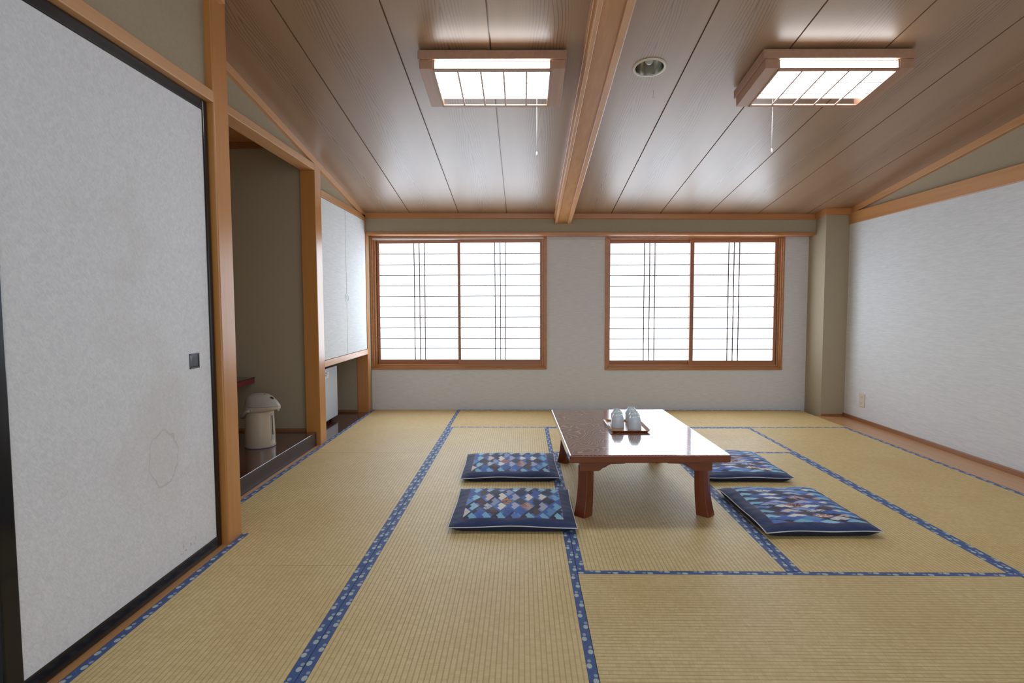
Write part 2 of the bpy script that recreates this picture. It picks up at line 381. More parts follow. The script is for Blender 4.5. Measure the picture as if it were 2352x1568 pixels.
# ceiling: sloping boards with open joints
def make_ceiling_mesh():
    bm = new(); uvl = bm.loops.layers.uv.new('board')
    edges = [-.955, -.475, .017, .497, .967, 1.05, 1.538, 2.02, 2.50, 2.98, 3.46, 3.94]
    names = []
    g = .004
    def add(x0, x1, y0, y1, bi, xa, xb):
        n0 = len(bm.faces); slab(bm, x0, x1, y0, y1, ceil_off(0), ceil_off(-.012))
        bm.faces.ensure_lookup_table()
        for f in bm.faces[n0:]:
            for l in f.loops: l[uvl].uv = (bi + (l.vert.co.x - xa) / (xb - xa) - .5, l.vert.co.y)
    for e in edges[1:-1]:                                            # strips behind the open joints
        if e not in (.967, 1.05): slab(bm, e - .02, e + .02, FY, .05, ceil_off(-.0122), ceil_off(-.016))
    hx, hy, hr, hs = 1.346, -2.735, .078, .11
    for i in range(len(edges) - 1):
        a, b = edges[i] + g, edges[i + 1] - g
        if i in (3,): b = .99
        if i in (4,): continue
        if i == 5: a = 1.12
        if a < hx < b:
            add(a, b, FY, hy - hs, i, a, b); add(a, b, hy + hs, .05, i, a, b)
            add(a, hx - hs, hy - hs, hy + hs, i, a, b); add(hx + hs, b, hy - hs, hy + hs, i, a, b)
            N = 48; ring, sq = [], []
            for k in range(N):
                t_ = 2 * PI * k / N; cx, cy = math.cos(t_), math.sin(t_); m = max(abs(cx), abs(cy))
                px, py = hx + hr * cx, hy + hr * cy; qx, qy = hx + hs * cx / m, hy + hs * cy / m
                ring.append(bm.verts.new((px, py, ceil_z(px, py)))); sq.append(bm.verts.new((qx, qy, ceil_z(qx, qy))))
            for k in range(N):
                f = bm.faces.new((ring[k], sq[k], sq[(k + 1) % N], ring[(k + 1) % N]))
                for l in f.loops: l[uvl].uv = (i + (l.vert.co.x - a) / (b - a) - .5, l.vert.co.y)
        else: add(a, b, FY, .05, i, a, b)
    slab(bm, -2.0, 4.1, FY, .3, ceil_off(-.22), ceil_off(-.28))       # unseen roof deck added overhead to keep sky light out
    for d in ((-2.0, 4.1, .11, .3), (-2.0, -1.95, FY, .11), (4.0, 4.1, FY, .11), (-2.0, 4.1, FY, FY + .05)): slab(bm, *d, ceil_off(-.012), ceil_off(-.22))  # unseen end slabs added so no light leaks through the joints
    return bm
struct('ceiling', make_ceiling_mesh(), M_CEIL)

# beam down the ceiling: wide upper part, two slim rails, recessed middle
def run_trim(name, x0, x1, y0, y1, top, bot, m, label, bevel=.003):
    bm = new(); slab(bm, x0, x1, y0, y1, ceil_off(bot), ceil_off(top)); return struct(name, bm, m, label, 'trim', bevel=bevel)
beam = thing('trim_1', 'wooden ceiling beam between the two lamps with slim raised edges', 'beam', kind='structure')
bm = new(); slab(bm, .967, 1.153, FY, -.13, ceil_off(.062), ceil_off(-.03)); obj('upper_board', bm, M_RAIL, beam, bevel=.003)
bm = new(); slab(bm, 1.0, 1.108, FY, -.13, ceil_off(.090), ceil_off(.062)); obj('middle_board', bm, M_RAIL, beam, bevel=.002)
for xa, xb in ((.98, 1.0035), (1.1035, 1.139)):
    bm = new(); slab(bm, xa, xb, FY, -.13, ceil_off(.101), ceil_off(.062)); obj('edge_rail', bm, M_KAMOI, beam, bevel=.003)

# --- back wall with two window openings
W = [dict(x0=-.927, x1=.905, z0=.424, z1=1.80, gl=(-.842, -.020), gr=(.009, .833), bl=(-.479, -.424, -.370), br=(.368, .423, .477), dz=0.0),
     dict(x0=1.504, x1=3.325, z0=.416, z1=1.78, gl=(1.565, 2.379), gr=(2.420, 3.241), bl=(1.916, 1.972, 2.026), br=(2.774, 2.829, 2.884), dz=-.012)]
wall = thing('wall_back', 'window wall under the low end of the sloping ceiling', 'wall', kind='structure')
bm = new()
box(bm, -.926, 3.9, 0, .10, -.062, .43); box(bm, -.926, 3.9, 0, .10, 1.77, 1.86)
box(bm, .895, 1.512, 0, .10, .43, 1.77); box(bm, 3.318, 3.9, 0, .10, .43, 1.77)
obj('papered_lower_wall', bm, M_PAPERWALL, wall)
bm = new(); slab(bm, -1.9, 3.58, -.13, .10, lambda x, y: 1.80 - .0063 * (x - 1.3), ceil_off(-.03)); obj('plastered_upper_band', bm, M_BEIGE, wall)
bm = new(); box(bm, -2.0, -.926, 0.0, .10, -.062, 1.82); obj('outer_corner', bm, M_BEIGE, wall)
zr = lambda d: (lambda x, y: 1.8035 + d - .0066 * (x - 1.3))
bm = new(); slab(bm, -.926, 3.57, -.148, .0, zr(-.0135), zr(.0125))
struct('trim_2', bm, M_RAILX, 'long projecting wooden head rail above both windows', 'trim', bevel=.003)
bm = new(); slab(bm, -.93, 3.57, -.15, -.128, ceil_off(.048), ceil_off(-.01))
struct('trim_3', bm, M_RAILX, 'wooden ceiling moulding above the window wall', 'trim', bevel=.002)

def make_window(i, w):
    win = thing('window_%d' % (i + 1), ['shoji style sliding window beside the white cupboard', 'shoji style sliding window beside the corner pillar'][i], 'window', ((w['x0'] + w['x1']) / 2, 0, w['z0']), kind='structure')
    x0, x1, z0, z1, dz = w['x0'], w['x1'], w['z0'], w['z1'], w['dz']
    bm = new(); fw = .04
    for (p, q, ya, yb) in ((0, .018, -.016, .10), (.018, .032, -.004, .10), (.032, fw + .012, .016, .10)):    # three steps inwards
        box(bm, x0 + p, x0 + q, ya, yb, z0 + p, z1 - p * .4); box(bm, x1 - q, x1 - p, ya, yb, z0 + p, z1 - p * .4)
        box(bm, x0 + q, x1 - q, ya, yb, z0 + p, z0 + q); box(bm, x0 + q, x1 - q, ya, yb, z1 - q * .4, z1 - p * .4)
    obj('frame', bm, M_FRAME, win, bevel=.002, local=False)
    zb, zt = .524 + dz, 1.736 + dz
    hz = [z + dz for z in (1.627, 1.516, 1.406, 1.296, 1.186, 1.076, .967, .856, .747, .639)]
    for side, (ga, gb), bars, yo in (('l', w['gl'], w['bl'], .052), ('r', w['gr'], w['br'], .022)):
        sl = .030 if side == 'l' else gb and .0
        a0 = ga - (.022 if side == 'l' else (w['gr'][0] - w['gl'][1])); b0 = gb + (.03 if side == 'l' else .028)
        bm = new()
        box(bm, a0, ga, yo, yo + .028, zb - .05, zt + .04); box(bm, gb, b0, yo, yo + .028, zb - .05, zt + .04)
        box(bm, ga, gb, yo, yo + .028, zb - .05, zb); box(bm, ga, gb, yo, yo + .028, zt, zt + .04)
        s_ = obj('sash', bm, M_SASH, win, bevel=.0015, local=False)
        bm = new(); box(bm, ga, gb, yo + .019, yo + .023, zb, zt); obj('pane', bm, M_PANE, s_, local=False)
        bm = new()
        for x in bars: box(bm, x - .0046, x + .0046, yo + .008, yo + .018, zb, zt)
        for z in hz: box(bm, ga, gb, yo + .010, yo + .018, z - .0043, z + .0043)
        obj('lattice', bm, M_LATTICE, s_, local=False)
    bm = new(); box(bm, x0 - .02, x1 + .02, .101, .11, z0, z1); obj('outer_shutter', bm, M_DARKFILL, win, local=False)
for i, w in enumerate(W): make_window(i, w)

# --- right side
bm = new(); slab(bm, 3.57, 3.9, -.325, .1, lambda x, y: -.062, ceil_off(-.02))
struct('pillar', bm, M_BEIGE, 'square beige plastered corner pillar beside the second window', 'pillar')
wr = thing('wall_right', 'long papered wall with plastered top along the open side', 'wall', kind='structure')
bm = new(); box(bm, 3.795, 4.0, FY, -.32, -.062, 1.88); obj('papered_lower_wall', bm, M_PAPERWALL_R, wr)
bm = new(); slab(bm, 3.82, 4.0, FY, -.32, lambda x, y: 1.88, ceil_off(-.03)); obj('plastered_upper_wall', bm, M_BEIGE, wr)
bm = new(); box(bm, 3.782, 3.825, FY, -.325, 1.852, 1.962)
struct('trim_4', bm, M_RAIL, 'broad wooden rail capping the white side wall', 'trim', bevel=.003)
bm = new(); slab(bm, 3.79, 3.83, FY, -.345, ceil_off(.052), ceil_off(-.01))
struct('trim_5', bm, M_RAIL, 'thin sloping ceiling moulding above the white side wall', 'trim', bevel=.002)
bm = new(); slab(bm, 3.55, 3.80, -.347, -.325, lambda x, y: 1.944, ceil_off(-.01)); slab(bm, 3.55, 3.57, -.325, -.13, ceil_off(.05), ceil_off(-.01))
struct('trim_6', bm, M_RAILX, 'wooden moulding round the pillar top', 'trim', bevel=.002)
bm = new(); box(bm, 3.5225, 3.795, FY, -.325, -.062, .0)
struct('trim_7', bm, M_BOARD, 'honey coloured floor board between the mats and white wall', 'floorboard')
bm = new(); box(bm, 3.779, 3.795, FY, -.325, 0, .032)
struct('baseboard_right', bm, M_BROWNTRIM, 'narrow brown skirting along the white side wall', 'skirting', bevel=.002)
bm = new(); box(bm, 3.57, 3.779, -.337, -.325, 0, .02)
struct('baseboard_pillar', bm, M_BROWNTRIM, 'narrow brown skirting at the pillar foot', 'skirting', bevel=.002)

# --- left side: sliding doors
def fusuma(name, label, y0, y1, xf, handle, paper_ext):
    d = thing(name, label, 'door', (xf - .015, (y0 + y1) / 2, .002), kind='structure')
    z0, z1 = .002, 1.967
    bm = new(); box(bm, xf - .026, xf - .005, y0 + .02, y1 - .02, z0 + .02, z1 - .02); obj('paper_panel', bm, M_FUSUMA, None)
    p = COL.objects[-1]; p.parent = d; p.matrix_parent_inverse = Matrix.Translation(d.location).inverted()
    bm = new(); box(bm, xf - .03, xf, y1 - .036, y1, z0, z1); obj('stile', bm, M_BLACK, d, bevel=.005, seg=3, local=False)
    bm = new(); box(bm, xf - .03, xf, y0, y0 + .058, z0, z1); obj('stile', bm, M_BLACK, d, bevel=.005, seg=3, local=False)
    bm = new(); box(bm, xf - .03, xf - .001, y0 + .05, y1 - .03, z1 - .045, z1); obj('top_rail', bm, M_BLACK, d, bevel=.005, seg=3, local=False)
    bm = new(); box(bm, xf - .03, xf - .001, y0 + .05, y1 - .03, z0, z0 + .052); obj('bottom_rail', bm, M_BLACK, d, bevel=.005, seg=3, local=False)
    if handle:
        ya, yb, za, zb = handle
        bm = new(); t_ = .006
        box(bm, xf - .006, xf - .0025, ya, ya + t_, za, zb); box(bm, xf - .006, xf - .0025, yb - t_, yb, za, zb)
        box(bm, xf - .006, xf - .0025, ya, yb, za, za + t_); box(bm, xf - .006, xf - .0025, ya, yb, zb - t_, zb)
        h = obj('pull', bm, M_DARKMETAL, d, bevel=.001, local=False)
        bm = new(); v = [(xf - .0046, y, z) for y, z in ((ya + t_, za + t_), (yb - t_, za + t_), (yb - t_, zb - t_), (ya + t_, zb - t_))]
        w_ = [(xf - .0042, y, z) for y, z in ((ya + .02, za + .01), (yb - .03, za + .01), (yb - .03, zb - .01), (ya + .02, zb - .01))]
        A = [bm.verts.new(q) for q in v]; B = [bm.verts.new(q) for q in w_]
        for k in range(4): bm.faces.new((A[k], A[(k + 1) % 4], B[(k + 1) % 4], B[k]))
        bm.faces.new(B)
        obj('pull_cup', bm, M_BLACK, h, local=False)
    return d
fusuma('door_1', 'pale paper sliding door in black lacquer frame with water stain', -4.497, -3.412, -.71, (-3.605, -3.534, .824, .887), 0)
fusuma('door_2', 'second paper sliding door just behind the black framed one', -5.6, -4.42, -.744, None, 0)
bm = new(); box(bm, -.85, -.6835, FY, -3.405, -.062, 0)
struct('trim_8', bm, M_BOARD, 'wooden floor track under the paper sliding doors', 'trim')
bm = new(); box(bm, -.80, -.683, FY, -3.405, 1.968, 2.017)
struct('trim_9', bm, M_KAMOI, 'wooden lintel above the paper sliding doors', 'trim', bevel=.003)
bm = new(); slab(bm, -.80, -.716, FY, -3.405, lambda x, y: 2.017, ceil_off(-.03)); struct('wall_left', bm, M_BEIGE, 'plaster panel above the paper sliding doors', 'wall')
bm = new(); slab(bm, -1.02, -.95, -3.28, -1.535, lambda x, y: 2.168, ceil_off(-.03)); struct('wall_left', bm, M_BEIGE, 'narrow plaster triangle above the alcove lintel', 'wall')
bm = new(); slab(bm, -1.02, -.95, -1.405, -.125, lambda x, y: 1.999, ceil_off(-.03)); struct('wall_left', bm, M_BEIGE, 'small plaster triangle above the white cupboard', 'wall')
bm = new(); box(bm, -1.95, -1.04, -1.50, -1.42, -.062, 2.5); struct('wall_left', bm, M_BEIGE, 'shaded plaster wall at the far end of the alcove', 'wall')
bm = new(); box(bm, -1.95, -.809, -3.36, -3.285, -.062, 2.6); struct('wall_left', bm, M_BEIGE, 'hidden plaster partition at the near end of the alcove', 'wall')
bm = new(); box(bm, -2.0, -1.86, FY, .1, -.062, 3.1); struct('wall_left', bm, M_BEIGE, 'plaster wall at the rear of the alcove', 'wall')
bm = new(); box(bm, -1.86, -1.04, -.13, -.0, -.062, .66); struct('wall_left', bm, M_BEIGE, 'plaster wall of the recess beside the refrigerator', 'wall')
bm = new(); box(bm, -.98, -.928, -.076, .0, -.062, 1.99); struct('wall_left', bm, M_BEIGE, 'thin plaster strip between corner post and window', 'wall')
bm = new(); box(bm, -1.86, -1.04, -3.285, -1.50, 2.337, 2.36); struct('ceiling_alcove', bm, M_RAIL, 'wooden ceiling panel inside the alcove', 'wall')
bm = new(); slab(bm, -.808, -.683, -3.405, -3.28, lambda x, y: -.062, ceil_off(-.012))
struct('trim_10', bm, M_POST, 'tall honey wood post between paper door and alcove', 'post', bevel=.006)
bm = new(); slab(bm, -1.04, -.9255, -1.535, -1.405, lambda x, y: -.062, ceil_off(.02))
struct('trim_11', bm, M_POST, 'honey wood post between alcove and white cupboard', 'post', bevel=.004)
bm = new(); box(bm, -1.04, -.926, -.14, -.076, -.062, 2.01)
struct('trim_12', bm, M_POST, 'short wooden corner post between cupboard and window', 'post', bevel=.003)
bm = new(); box(bm, -1.035, -.925, -3.28, -1.536, 2.118, 2.168)
struct('trim_13', bm, M_KAMOI, 'wooden lintel across the alcove opening', 'trim', bevel=.004)
bm = new(); slab(bm, -.97, -.925, -3.28, -.128, ceil_off(.046), ceil_off(-.01))
struct('trim_14', bm, M_KAMOI, 'sloping ceiling moulding above alcove and cupboard', 'trim', bevel=.002)
bm = new(); slab(bm, -.73, -.66, FY, -3.325, ceil_off(.046), ceil_off(-.01))
struct('trim_15', bm, M_KAMOI, 'ceiling moulding above the paper sliding doors', 'trim', bevel=.002)
bm = new(); box(bm, -.9545, -.9265, -3.28, -1.536, -.062, 0)
struct('trim_16', bm, M_BOARD, 'pale wooden strip along the alcove step', 'trim')
bm = new(); box(bm, -1.86, -1.04, -1.512, -1.50, .104, .125)
struct('baseboard_alcove', bm, M_BROWNTRIM, 'brown skirting at the far alcove wall', 'skirting')
bm = new(); box(bm, -1.86, -1.04, -1.53, -1.50, 2.29, 2.337)
struct('trim_17', bm, M_BROWNTRIM, 'dark wooden moulding under the alcove ceiling', 'trim')
bm = new(); box(bm, -1.86, -1.04, -.142, -.13, 0, .022)
struct('baseboard_recess', bm, M_BROWNTRIM, 'brown skirting in the recess behind the small refrigerator', 'skirting')

# ------------------------------------------------------------------ alcove platform, recess floor, red shelf
o = thing('alcove_platform', 'dark glossy lacquered step forming the alcove floor', 'platform', (-1.4, -2.4, 0))
bm = new(); box(bm, -1.858, -.9555, -3.28, -1.545, .0955, .104); obj('top_board', bm, M_LACQ, o, bevel=.004, seg=3, local=False)
bm = new(); box(bm, -1.0, -.957, -3.28, -1.545, -.06, .0955); obj('front_board', bm, M_LACQF, o, bevel=.002, local=False)
bm = new(); box(bm, -1.858, -.928, -1.404, -.143, -.061, -.002)
tag(obj('recess_floorboard', bm, M_LACQ), 'dark lacquered floor panel beneath the white cupboard', 'floorboard')
o = thing('display_shelf', 'burgundy lacquered shelf end above the hot water pot', 'shelf', (-1.65, -2.0, .48))
bm = new(); box(bm, -1.86, -1.448, -2.4, -1.50, .523, .532); obj('top_board', bm, M_LACQ, o, bevel=.002, local=False)
bm = new(); box(bm, -1.86, -1.452, -2.395, -1.50, .486, .523); obj('apron', bm, M_REDLACQ, o, bevel=.003, local=False)

# ------------------------------------------------------------------ tatami mats
def mat(x0, x1, y0, y1, cross, label, tint=(1, 1, 1), notch=None):
    e = .0008; x0 += e; x1 -= e; y0 += e; y1 -= e
    cx, cy = (x0 + x1) / 2, (y0 + y1) / 2
    rz = PI / 2 if cross else 0.0
    t = thing('tatami_mat', label, 'tatami mat', (cx, cy, -.06), (0, 0, rz), group='tatami mats laid over the floor')
    hw, hl = ((y1 - y0) / 2, (x1 - x0) / 2) if cross else ((x1 - x0) / 2, (y1 - y0) / 2)
    bw = .0305
    def strip(xa, xb, ya, yb):
        bm = new(); m = (xa + xb) / 2; n = (ya + yb) / 2
        box(bm, xa - m, xb - m, ya - n, yb - n, 0, .0600)
        s_ = obj('border_strip', bm, M_HERI, t, bevel=.0012); s_.location = (m, n, 0); return s_
    bm = new()
    if notch:       # (x, y) corner cut for the post, in world coordinates
        nx, ny = notch[0] - cx, notch[1] - cy
        prism(bm, [(nx + bw, -hl), (hw - bw, -hl), (hw - bw, hl), (-hw + bw, hl), (-hw + bw, ny), (nx + bw, ny)], 0, .06, 'Z')
        strip(-hw, -hw + bw, ny, hl); strip(nx, nx + bw, -hl, ny)
    else:
        box(bm, -hw + bw, hw - bw, -hl, hl, 0, .06); strip(-hw, -hw + bw, -hl, hl)
    s_ = obj('woven_surface', bm, M_TATAMI, t, bevel=.0012); s_.color = (*tint, 1)  # tint: differences between mats, some with window light painted into the colour
    strip(hw - bw, hw, -hl, hl)
    return t
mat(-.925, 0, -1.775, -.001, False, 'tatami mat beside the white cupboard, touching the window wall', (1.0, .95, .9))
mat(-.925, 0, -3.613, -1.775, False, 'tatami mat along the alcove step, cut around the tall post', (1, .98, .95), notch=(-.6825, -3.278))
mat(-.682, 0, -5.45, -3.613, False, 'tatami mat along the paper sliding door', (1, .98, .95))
mat(0, 1.76, -.88, -.001, True, 'crosswise tatami mat under the window nearer the cupboard', (1.0, .93, .82))  # orange-brown tint paints in the dimmer light close under the windows
mat(1.76, 3.52, -.88, -.001, True, 'crosswise tatami mat under the window nearer the pillar', (1.0, .93, .82))  # same painted dimmer light under the windows as its neighbour
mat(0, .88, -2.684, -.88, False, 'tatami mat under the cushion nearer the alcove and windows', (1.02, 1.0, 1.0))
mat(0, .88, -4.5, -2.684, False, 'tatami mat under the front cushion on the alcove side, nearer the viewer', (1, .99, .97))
mat(.88, 2.64, -1.76, -.88, True, 'crosswise tatami mat behind the low table, second from the windows', (1.06, 1.02, 1.06))  # pale pinkish tint paints the window sheen on the crosswise ribs
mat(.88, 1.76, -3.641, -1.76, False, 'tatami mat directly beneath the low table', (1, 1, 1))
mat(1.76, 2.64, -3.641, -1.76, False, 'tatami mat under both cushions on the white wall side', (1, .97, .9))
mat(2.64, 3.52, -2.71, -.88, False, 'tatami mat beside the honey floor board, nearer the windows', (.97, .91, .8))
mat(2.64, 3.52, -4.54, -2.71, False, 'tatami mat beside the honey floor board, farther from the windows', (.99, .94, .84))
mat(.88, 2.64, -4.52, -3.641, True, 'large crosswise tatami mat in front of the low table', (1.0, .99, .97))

# ------------------------------------------------------------------ white cupboard
cab = thing('wall_cupboard', 'white two door cupboard raised above the recess, beside the window', 'cupboard', (-1.2, -.77, .597))
bm = new(); box(bm, -1.86, -.952, -1.404, -.142, .60, 1.996); obj('body', bm, wood('dark_cupboard_carcass', srgb(104, 66, 44), srgb(80, 48, 30), 'Y', .5), cab, local=False)
bm = new(); box(bm, -1.0, -.925, -1.404, -.141, 1.946, 1.998); obj('top_rail', bm, M_RAIL, cab, bevel=.002, local=False)
bm = new(); box(bm, -1.0, -.925, -1.404, -.141, .597, .648); obj('bottom_rail', bm, M_KAMOI, cab, bevel=.002, local=False)
for k, (ya, yb) in enumerate(((-1.401, -.7895), (-.7805, -.150))):
    bm = new(); box(bm, -.951, -.932, ya, yb, .651, 1.943); dr = obj('door', bm, M_CABDOOR, cab, bevel=.0015, local=False)
    bm = new(); s_ = -1 if k == 0 else 1; yc = -.787 if k == 0 else -.781
    pts = [(-.9305, yc + s_ * .045 * math.sin(PI * q / 16), 1.162 + .034 * math.cos(PI * q / 16)) for q in range(17)]
    tube(bm, pts, .0022, 8); obj('pull', bm, M_CHROME, dr, smooth=True, local=False)

# ------------------------------------------------------------------ small refrigerator
fr = thing('refrigerator', 'small white refrigerator under the cupboard', 'refrigerator', (-1.36, -.716, 0))
bm = new(); box(bm, -1.60, -1.165, -.95, -.48, .03, .512); obj('body', bm, M_FRIDGEB, fr, bevel=.006, local=False)
bm = new(); box(bm, -1.16, -1.136, -.956, -.476, .034, .516); dr = obj('door', bm, M_FRIDGE, fr, bevel=.006, seg=3, local=False)
for x, y in ((-1.19, -.91), (-1.19, -.52), (-1.56, -.91), (-1.56, -.52)):
    bm = new(); lathe(bm, [(0, -.002), (.016, -.002), (.016, .03), (0, .03)], 16, x, y); obj('foot', bm, M_POTDARK, fr, local=False)
bm = new(); box(bm, -1.1365, -1.1355, -.835, -.715, .428, .496); lb = obj('sticker', bm, M_LABEL, dr, local=False)
bm = new()
for k, (ya, yb) in enumerate(((-.825, -.735), (-.825, -.755), (-.825, -.74), (-.825, -.77))):
    box(bm, -1.1356, -1.1352, ya, yb, .484 - k * .014, .489 - k * .014)
obj('printed_lines', bm, M_INK, lb, local=False)

# ------------------------------------------------------------------ hot water pot
def egg(r_back, front, hw, n=48, p=1.0):
    """outline: half ellipse behind, elongated nose in front (+x)"""
    out = []
    for k in range(n):
        a = 2 * PI * k / n; c, s_ = math.cos(a), math.sin(a)
        x = (front if c > 0 else r_back) * (abs(c) ** p if c > 0 else abs(c)) * (1 if c > 0 else -1)
        y = hw * (abs(s_) ** 1.0) * (1 if s_ > 0 else -1)
        if c > 0: y *= 1 - .35 * max(0.0, (front - r_back) / max(front, 1e-6)) * c
        out.append((x, y))
    return out
def loft(bm, levels):
    rings = [[bm.verts.new((x, y, z + (dz * x if dz else 0))) for x, y in pts] for pts, z, dz in levels]
    n = len(rings[0])
    for a, b in zip(rings, rings[1:]):
        for k in range(n): bm.faces.new((a[k], a[(k + 1) % n], b[(k + 1) % n], b[k]))
    bm.faces.new(rings[0][::-1]); bm.faces.new(rings[-1])
pot = thing('hot_water_pot', 'beige electric hot water pot with spout on the alcove step', 'hot water pot', (-1.192, -1.985, .1042), (0, 0, math.radians(-11)))
bm = new(); lathe(bm, [(0, .012), (.099, .012), (.1005, .02), (.098, .12), (.0945, .22), (.0935, .252), (0, .252)], 64); obj('body', bm, M_POT, pot, smooth='auto')
bm = new(); lathe(bm, [(0, 0), (.099, 0), (.1025, .004), (.1025, .013), (.098, .0165), (0, .0165)], 64); obj('base_ring', bm, M_POTLID, pot, smooth='auto')
bm = new(); loft(bm, [(egg(.090, .080, .090), .243, 0), (egg(.0985, .140, .0965), .251, .09), (egg(.099, .156, .098), .261, .05), (egg(.099, .158, .098), .287, 0)])
obj('collar', bm, M_POT, pot, smooth='auto', angle=50)
bm = new(); loft(bm, [(egg(.0975, .156, .0965), .2885, 0), (egg(.096, .148, .094), .300, 0), (egg(.092, .128, .089), .322, 0), (egg(.086, .098, .082), .345, 0), (egg(.072, .066, .068), .361, 0), (egg(.05, .04, .046), .3685, 0), (egg(.02, .016, .018), .3705, 0)])
lid = obj('lid', bm, M_POTLID, pot, smooth='auto', angle=60)
bm = new(); loft(bm, [(egg(.011, .014, .014), .337, -.6), (egg(.010, .013, .013), .344, -.6)]); bm.transform(Matrix.Translation((.1, 0, .045)))
for v in bm.verts: v.co.z -= .044
obj('lock_button', bm, M_POTDARK, lid)
bm = new(); lathe(bm, [(0, .355), (.006, .355), (.006, .3685), (0, .3692)], 16, .042, .0); obj('steam_vent', bm, M_POTDARK, lid)
bm = new(); tube(bm, [(.138, 0, .270), (.143, 0, .262), (.145, 0, .254)], .010, 14); obj('spout', bm, M_POTLID, pot, smooth='auto')
for y in (-1, 1):
    bm = new(); tube(bm, [(0, y * .094, .268), (0, y * .108, .268)], .012, 16); obj('handle_pivot', bm, M_POTLID, pot, smooth='auto')
bm = new(); pts = []
for k in range(21):
    a = PI * k / 20; pts.append((-.118 * math.sin(a) ** .8, -.106 * math.cos(a), .268 - .07 * math.sin(a)))
tube(bm, pts, .0105, 12); obj('carrying_handle', bm, M_POTLID, pot, smooth=True)
def curved_patch(bm, r, a0, a1, z0, z1, th, n=6):
    for q in range(n):
        b0, b1 = a0 + (a1 - a0) * q / n, a0 + (a1 - a0) * (q + 1) / n
        vs = [bm.verts.new((rr * math.cos(b), rr * math.sin(b), z)) for rr in (r(z0), ) for b, z in ((b0, z0), (b1, z0))] + [bm.verts.new((r(z1) * math.cos(b), r(z1) * math.sin(b), z1)) for b in (b1, b0)]
        bm.faces.new(vs)
    bmesh.ops.remove_doubles(bm, verts=bm.verts[:], dist=1e-5)
    bmesh.ops.solidify(bm, geom=bm.faces[:], thickness=th)
rb = lambda z: .1015 - (z - .02) * .029 
bm = new(); curved_patch(bm, lambda z: rb(z) + .0005, -.16, .16, .045, .235, .003); gp = obj('gauge_panel', bm, M_POTLID, pot, smooth='auto')
bm = new(); curved_patch(bm, lambda z: rb(z) + .0018, -.05, .05, .085, .22, .002, 3); obj('water_gauge', bm, M_POTDARK, gp, smooth='auto')

# ------------------------------------------------------------------ low table
TH = .345
tb = thing('low_table', 'low dark red brown lacquered table with glossy grained top', 'table', (1.272, -2.51, 0), (0, 0, math.radians(1.4)))
bm = new(); box(bm, -.398, .398, -.625, .625, TH - .040, TH); obj('tabletop', bm, M_TTOP, tb, bevel=.006, seg=4)
half = [(.085, .297), (.095, .292), (.103, .284), (.115, .280), (.18, .278), (.195, .272), (.207, .263), (.222, .258), (.235, .247), (.245, .242), (.336, .242), (.336, .305)]
prof = [(-x, z) for x, z in half[::-1]] + half
for ya in (-.545, .525):
    bm = new(); prism(bm, prof, ya, ya + .02, 'Y'); obj('apron', bm, M_TLEG, tb, bevel=.0015)
for xa in (-.336, .316):
    bm = new(); box(bm, xa, xa + .02, -.525, .525, .262, .305); obj('side_rail', bm, M_TLEG, tb, bevel=.0015)
def leg(sx, sy):
    bm = new(); rings = []
    for k in range(9):
        q = k / 8.0; z = .262 * (1 - q); fl = q ** 2.6
        cx, cy = sx * (.300 + .017 * fl), sy * (.492 + .016 * fl); r = .040 + .008 * fl
        # a square set on the diagonal, the outer corner rounded off
        base = [(1, 0), (.55, .55), (0, 1), (-.52, .52), (-1, 0), (-.52, -.52), (0, -1), (.55, -.55)]
        rings.append([bm.verts.new((cx + r * 1.02 * px, cy + r * 1.02 * py, z)) for px, py in base])
    for a, b in zip(rings, rings[1:]):
        for k in range(8): bm.faces.new((a[k], a[(k + 1) % 8], b[(k + 1) % 8], b[k]))
    bm.faces.new(rings[0]); bm.faces.new(rings[-1][::-1]); return bm
for sx in (-1, 1):
    for sy in (-1, 1): obj('leg', leg(sx, sy), M_TLEG, tb, bevel=.003)

# tray and five upturned tea cups
def onT(x, y): return (.66 + (x - .66) * .973, -5.922 + (y + 5.922) * .973)
(tx0, ty0), (tx1, ty1) = onT(1.18, -2.555), onT(1.421, -2.209)
tcx, tcy = (tx0 + tx1) / 2, (ty0 + ty1) / 2; thx, thy = (tx1 - tx0) / 2, (ty1 - ty0) / 2
def rrect(hx, hy, r, n=6):
    pts = []
    for sx, sy, a0 in ((1, 1, 0), (-1, 1, PI / 2), (-1, -1, PI), (1, -1, 1.5 * PI)):
        for k in range(n + 1):
            a = a0 + PI / 2 * k / n; pts.append((sx * (hx - r) + r * math.cos(a), sy * (hy - r) + r * math.sin(a)))
    return pts
tr = thing('serving_tray', 'small rectangular wooden tray holding upturned cups on the low table', 'tray', (tcx, tcy, TH + .0006))
bm = new(); loft(bm, [(rrect(thx - .018, thy - .018, .012), 0, 0), (rrect(thx - .017, thy - .017, .012), .004, 0)]); obj('tray_bottom', bm, M_TRAYIN, tr)
bm = new(); outer = [(rrect(thx - .018, thy - .018, .012), 0), (rrect(thx, thy, .016), .0125), (rrect(thx - .0025, thy - .0025, .015), .0132), (rrect(thx - .020, thy - .020, .012), .004)]
rings = [[bm.verts.new((x, y, z)) for x, y in pts] for pts, z in outer]
for a, b in zip(rings, rings[1:] + rings[:1]):
    n = len(a)
    for k in range(n): bm.faces.new((a[k], a[(k + 1) % n], b[(k + 1) % n], b[k]))
obj('tray_rim', bm, M_TRAYIN, tr, smooth='auto')
def cup_body():
    bm = new(); pr = [(.0365, 0), (.0392, .0), (.0394, .004)]
    for k in range(1, 12): pr.append((.0394 - .0016 * (k / 11) + .0003 * math.sin(k * PI), .004 + .0032 * k)); pr.append((.0394 - .0016 * (k / 11) - .0003, .004 + .0032 * k + .0016))
    pr += [(.0368, .046), (.0345, .054), (.0305, .062), (.0262, .0675), (.0225, .0695), (.0, .0695)]
    lathe(bm, pr, 56); return bm
